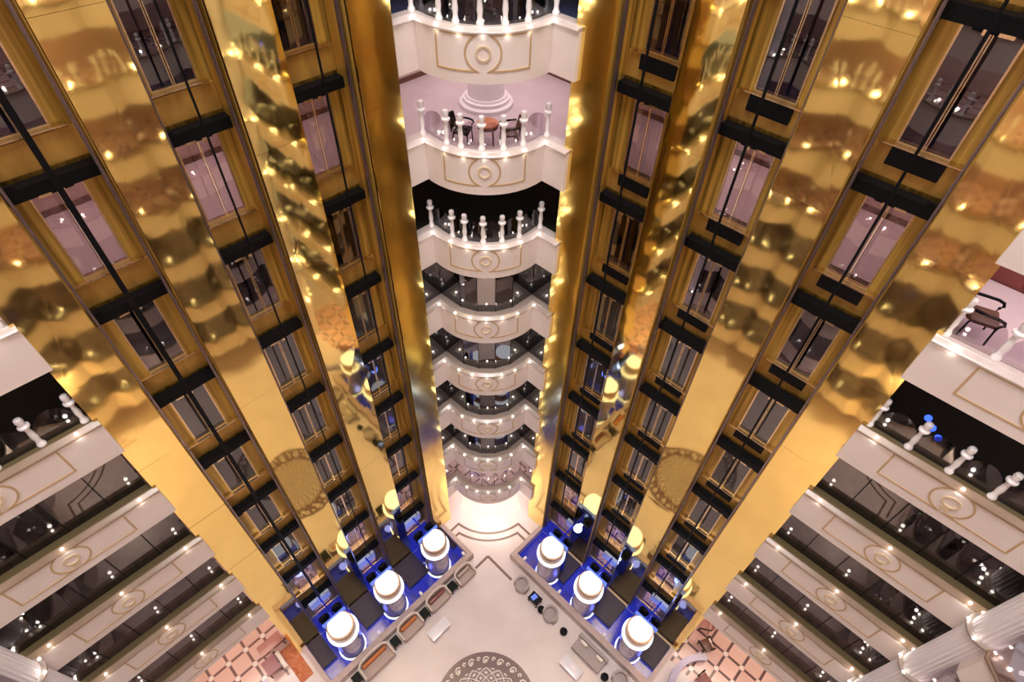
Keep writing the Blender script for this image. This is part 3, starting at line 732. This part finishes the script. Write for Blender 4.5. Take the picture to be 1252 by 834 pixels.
# seventh floor pieces (bright pink landing)
Z7 = FH*7
cafe_chair(R.p(-1.50,13.85,Z7), math.radians(60), 'dark armchair with curled arms on the bright pink landing at right', M_wood, s=1.1)
lowtable_t = thing('cabinet', 'dark red brown cabinet at the right edge on the pink landing', 'cabinet', tuple(R.p(-1.9,16.4,Z7)))
MB().fb(R, -2.6, -1.25, 16.2, 16.8, Z7, Z7+.55).obj('body', M_red, lowtable_t); MB().fb(R, -2.65, -1.2, 16.15, 16.82, Z7+.55, Z7+.6).obj('cabinet_top', M_wood, lowtable_t)
for k in range(2): MB().fb(R, -2.55+.68*k, -1.95+.66*k, 16.17, 16.2, Z7+.06, Z7+.5).obj('door', M_red, lowtable_t)
t = thing('round_table', 'small round table with orange top on the central pink landing', 'table', (-.02,16.55,Z7))
MB().lathe((-.02,16.55,Z7), [(.001,.68),(.32,.68),(.33,.70),(.32,.73),(.001,.73)], 28).obj('table_top', M_orange, t, True)
MB().lathe((-.02,16.55,Z7), [(.30,.58),(.315,.58),(.315,.68),(.30,.68)], 24).obj('apron', M_wood, t)
for k in range(4):
    a = math.radians(45+90*k); MB().tube([(-.02+.2*math.cos(a),16.55+.2*math.sin(a),Z7+.66), (-.02+.24*math.cos(a),16.55+.24*math.sin(a),Z7)], .022, 8).obj('leg', M_wood, t)
cafe_chair((-.78,16.62,Z7), math.radians(75), 'dark armchair left of the orange topped round table', M_black, s=.95)
cafe_chair((.62,16.50,Z7), math.radians(-80), 'dark armchair right of the orange topped round table', M_wood, s=.95)
t = thing('round_column', 'thick white round column with stacked ring base on the central landing', 'column', (-.12,19.3,Z7))
MB().lathe((-.12,19.3,Z7), [(.62,.36),(.62,FH-.29)], 32).obj('shaft', M_column, t, True)
MB().lathe((-.12,19.3,Z7), [(.001,0),(.92,0),(.92,.12),(.86,.15),(.80,.17),(.80,.27),(.72,.30),(.70,.36),(.001,.37)], 36).obj('base', M_column, t, True)
# blue reflections of the pit lights, put in as glowing balls on stands
for i, (tt, D, dz) in enumerate(((-2.02,13.5,.62),(-2.22,13.45,.45),(-2.45,13.4,.30),(-4.35,13.4,.55))):
    lab = ['blue glass lamp glowing highest behind the right balusters', 'blue glass lamp in the middle of three behind the right balusters', 'blue glass lamp lowest of three behind the right balusters', 'blue glass lamp alone at the right edge of the photo'][i]
    t = thing('blue_lamp', lab, 'lamp', tuple(R.p(tt,D,FH*6)), 'blue lamps')
    MB().sphere(R.p(tt,D,FH*6+dz+.35), .085, 14, 10).obj('globe', M_bluereflect, t, True)
    MB().lathe(R.p(tt,D,FH*6), [(.09,0),(.09,.02),(.015,.04),(.015,dz+.27)], 10).obj('stand', M_black, t)

# ------------------------------------------------------------------ fluted columns at the ends of the side balconies
def column(side, tt, D):
    fr = FR[side]; c = fr.p(tt, D, 0)
    t = thing('fluted_column', 'tall white fluted column with lit gilt rings at the lower %s' % side, 'column', tuple(c), 'fluted columns')
    seg = 96; rings = []
    for z in (0.0, 31.0):
        rings.append([c+Vector(((.40-.018*(1 if k % 4 < 2 else 0))*math.cos(2*math.pi*k/seg), (.40-.018*(1 if k % 4 < 2 else 0))*math.sin(2*math.pi*k/seg), z)) for k in range(seg)])
    MB().loft(rings).obj('shaft', M_column, t)
    for n in range(1, 9):
        z = FH*n-1+1.2
        o = MB().lathe(c, [(.40,z-.02),(.46,z),(.50,z+.06),(.50,z+.12),(.45,z+.17),(.40,z+.19)], 40, False).obj('ring_band', M_ledge_mid, t, True)
        for k in range(6):
            a = math.radians(60*k+15); q = c+Vector((.49*math.cos(a), .49*math.sin(a), z+.16))
            b_ = bulb(q, o, 1)
        for k in (1, 3, 5):
            a = math.radians(60*k+15+180); point(c+Vector((.62*math.cos(a), .62*math.sin(a), z+.25)), 2, (1,.9,.8), .05, t)
column('right', -6.08, 12.18); column('left', -6.25, 12.2)

# ------------------------------------------------------------------ lights of the hall, with added fill
WARM = (1,.80,.62); PINK = (1,.78,.72)
for n in range(0, 9):
    zc = FH*(n+1)-.34
    pw = {0:240, 1:150, 2:200, 3:110, 4:30, 5:12, 6:2, 7:170, 8:5}[n]
    for fr in (L, R):
        p = fr.p(-4.2, 15.0, zc+(FH if n == 0 else 0))
        if n != 1: area(p, 5.5, 1.6, pw, (1,.84,.86) if n == 7 else PINK if n >= 1 else WARM, math.pi/4 if fr is L else -math.pi/4)
        p = fr.p(4.5, 15.6, zc); area(p, 7.5, 1.2, pw*.9, PINK, math.pi/4 if fr is L else -math.pi/4)
    area((0, 19.5, zc), 4, 4, pw*1.0, (1,.84,.86) if n == 7 else PINK)
area((0, 4.5, 58), 16, 16, 15000, (1,.93,.91), math.pi/4)  # added overhead fill for even brightness, no ceiling built there
area((0, 15.6, 2.1), 2.4, 1.2, 50, (1,.88,.68))
area((0, -7.5, 7.0), 6, 4, 2200, (1,.76,.54))  # added light over the near corner, brightens floor mirrored in the gold
w = bpy.data.worlds.new('hall_air'); bpy.context.scene.world = w; w.use_nodes = True
bg = w.node_tree.nodes['Background']; bg.inputs[0].default_value = (1,.91,.92,1); bg.inputs[1].default_value = .36

# ------------------------------------------------------------------ camera
f = 710.0; CXP, CYP = 626.0, 417.0; nad = (602.0, 1063.0)
d = Vector((nad[0]-CXP, nad[1]-CYP, f)).normalized()          # straight down, in image axes (x right, y down, z forward)
fw = (Vector((0,0,1))-d*d.z).normalized(); rt = d.cross(fw)
Rm = Matrix((rt, fw, -d))                                      # image axes -> level axes
Rz = Matrix.Rotation(-math.radians(2.25), 3, 'Z')
A = Rz @ Rm
right, down, fwd = A @ Vector((1,0,0)), A @ Vector((0,1,0)), A @ Vector((0,0,1))
cam = bpy.data.cameras.new('camera'); co = bpy.data.objects.new('camera', cam); C.objects.link(co)
mw = Matrix((right, -down, -fwd)).transposed().to_4x4(); mw.translation = Vector((.3, 0, 33.0)); co.matrix_world = mw
cam.sensor_width = 36; cam.lens = 36*f/1252; cam.clip_end = 200; cam.clip_start = .05
sc = bpy.context.scene; sc.camera = co
sc.view_settings.view_transform = 'Standard'; sc.view_settings.look = 'None'; sc.view_settings.gamma = 1; sc.view_settings.use_curve_mapping = False
sc.view_settings.exposure = 0.1
sc.cycles.use_denoising = True; sc.cycles.max_bounces = 8; sc.cycles.glossy_bounces = 5; sc.cycles.transparent_max_bounces = 12
sc.cycles.sample_clamp_indirect = 4
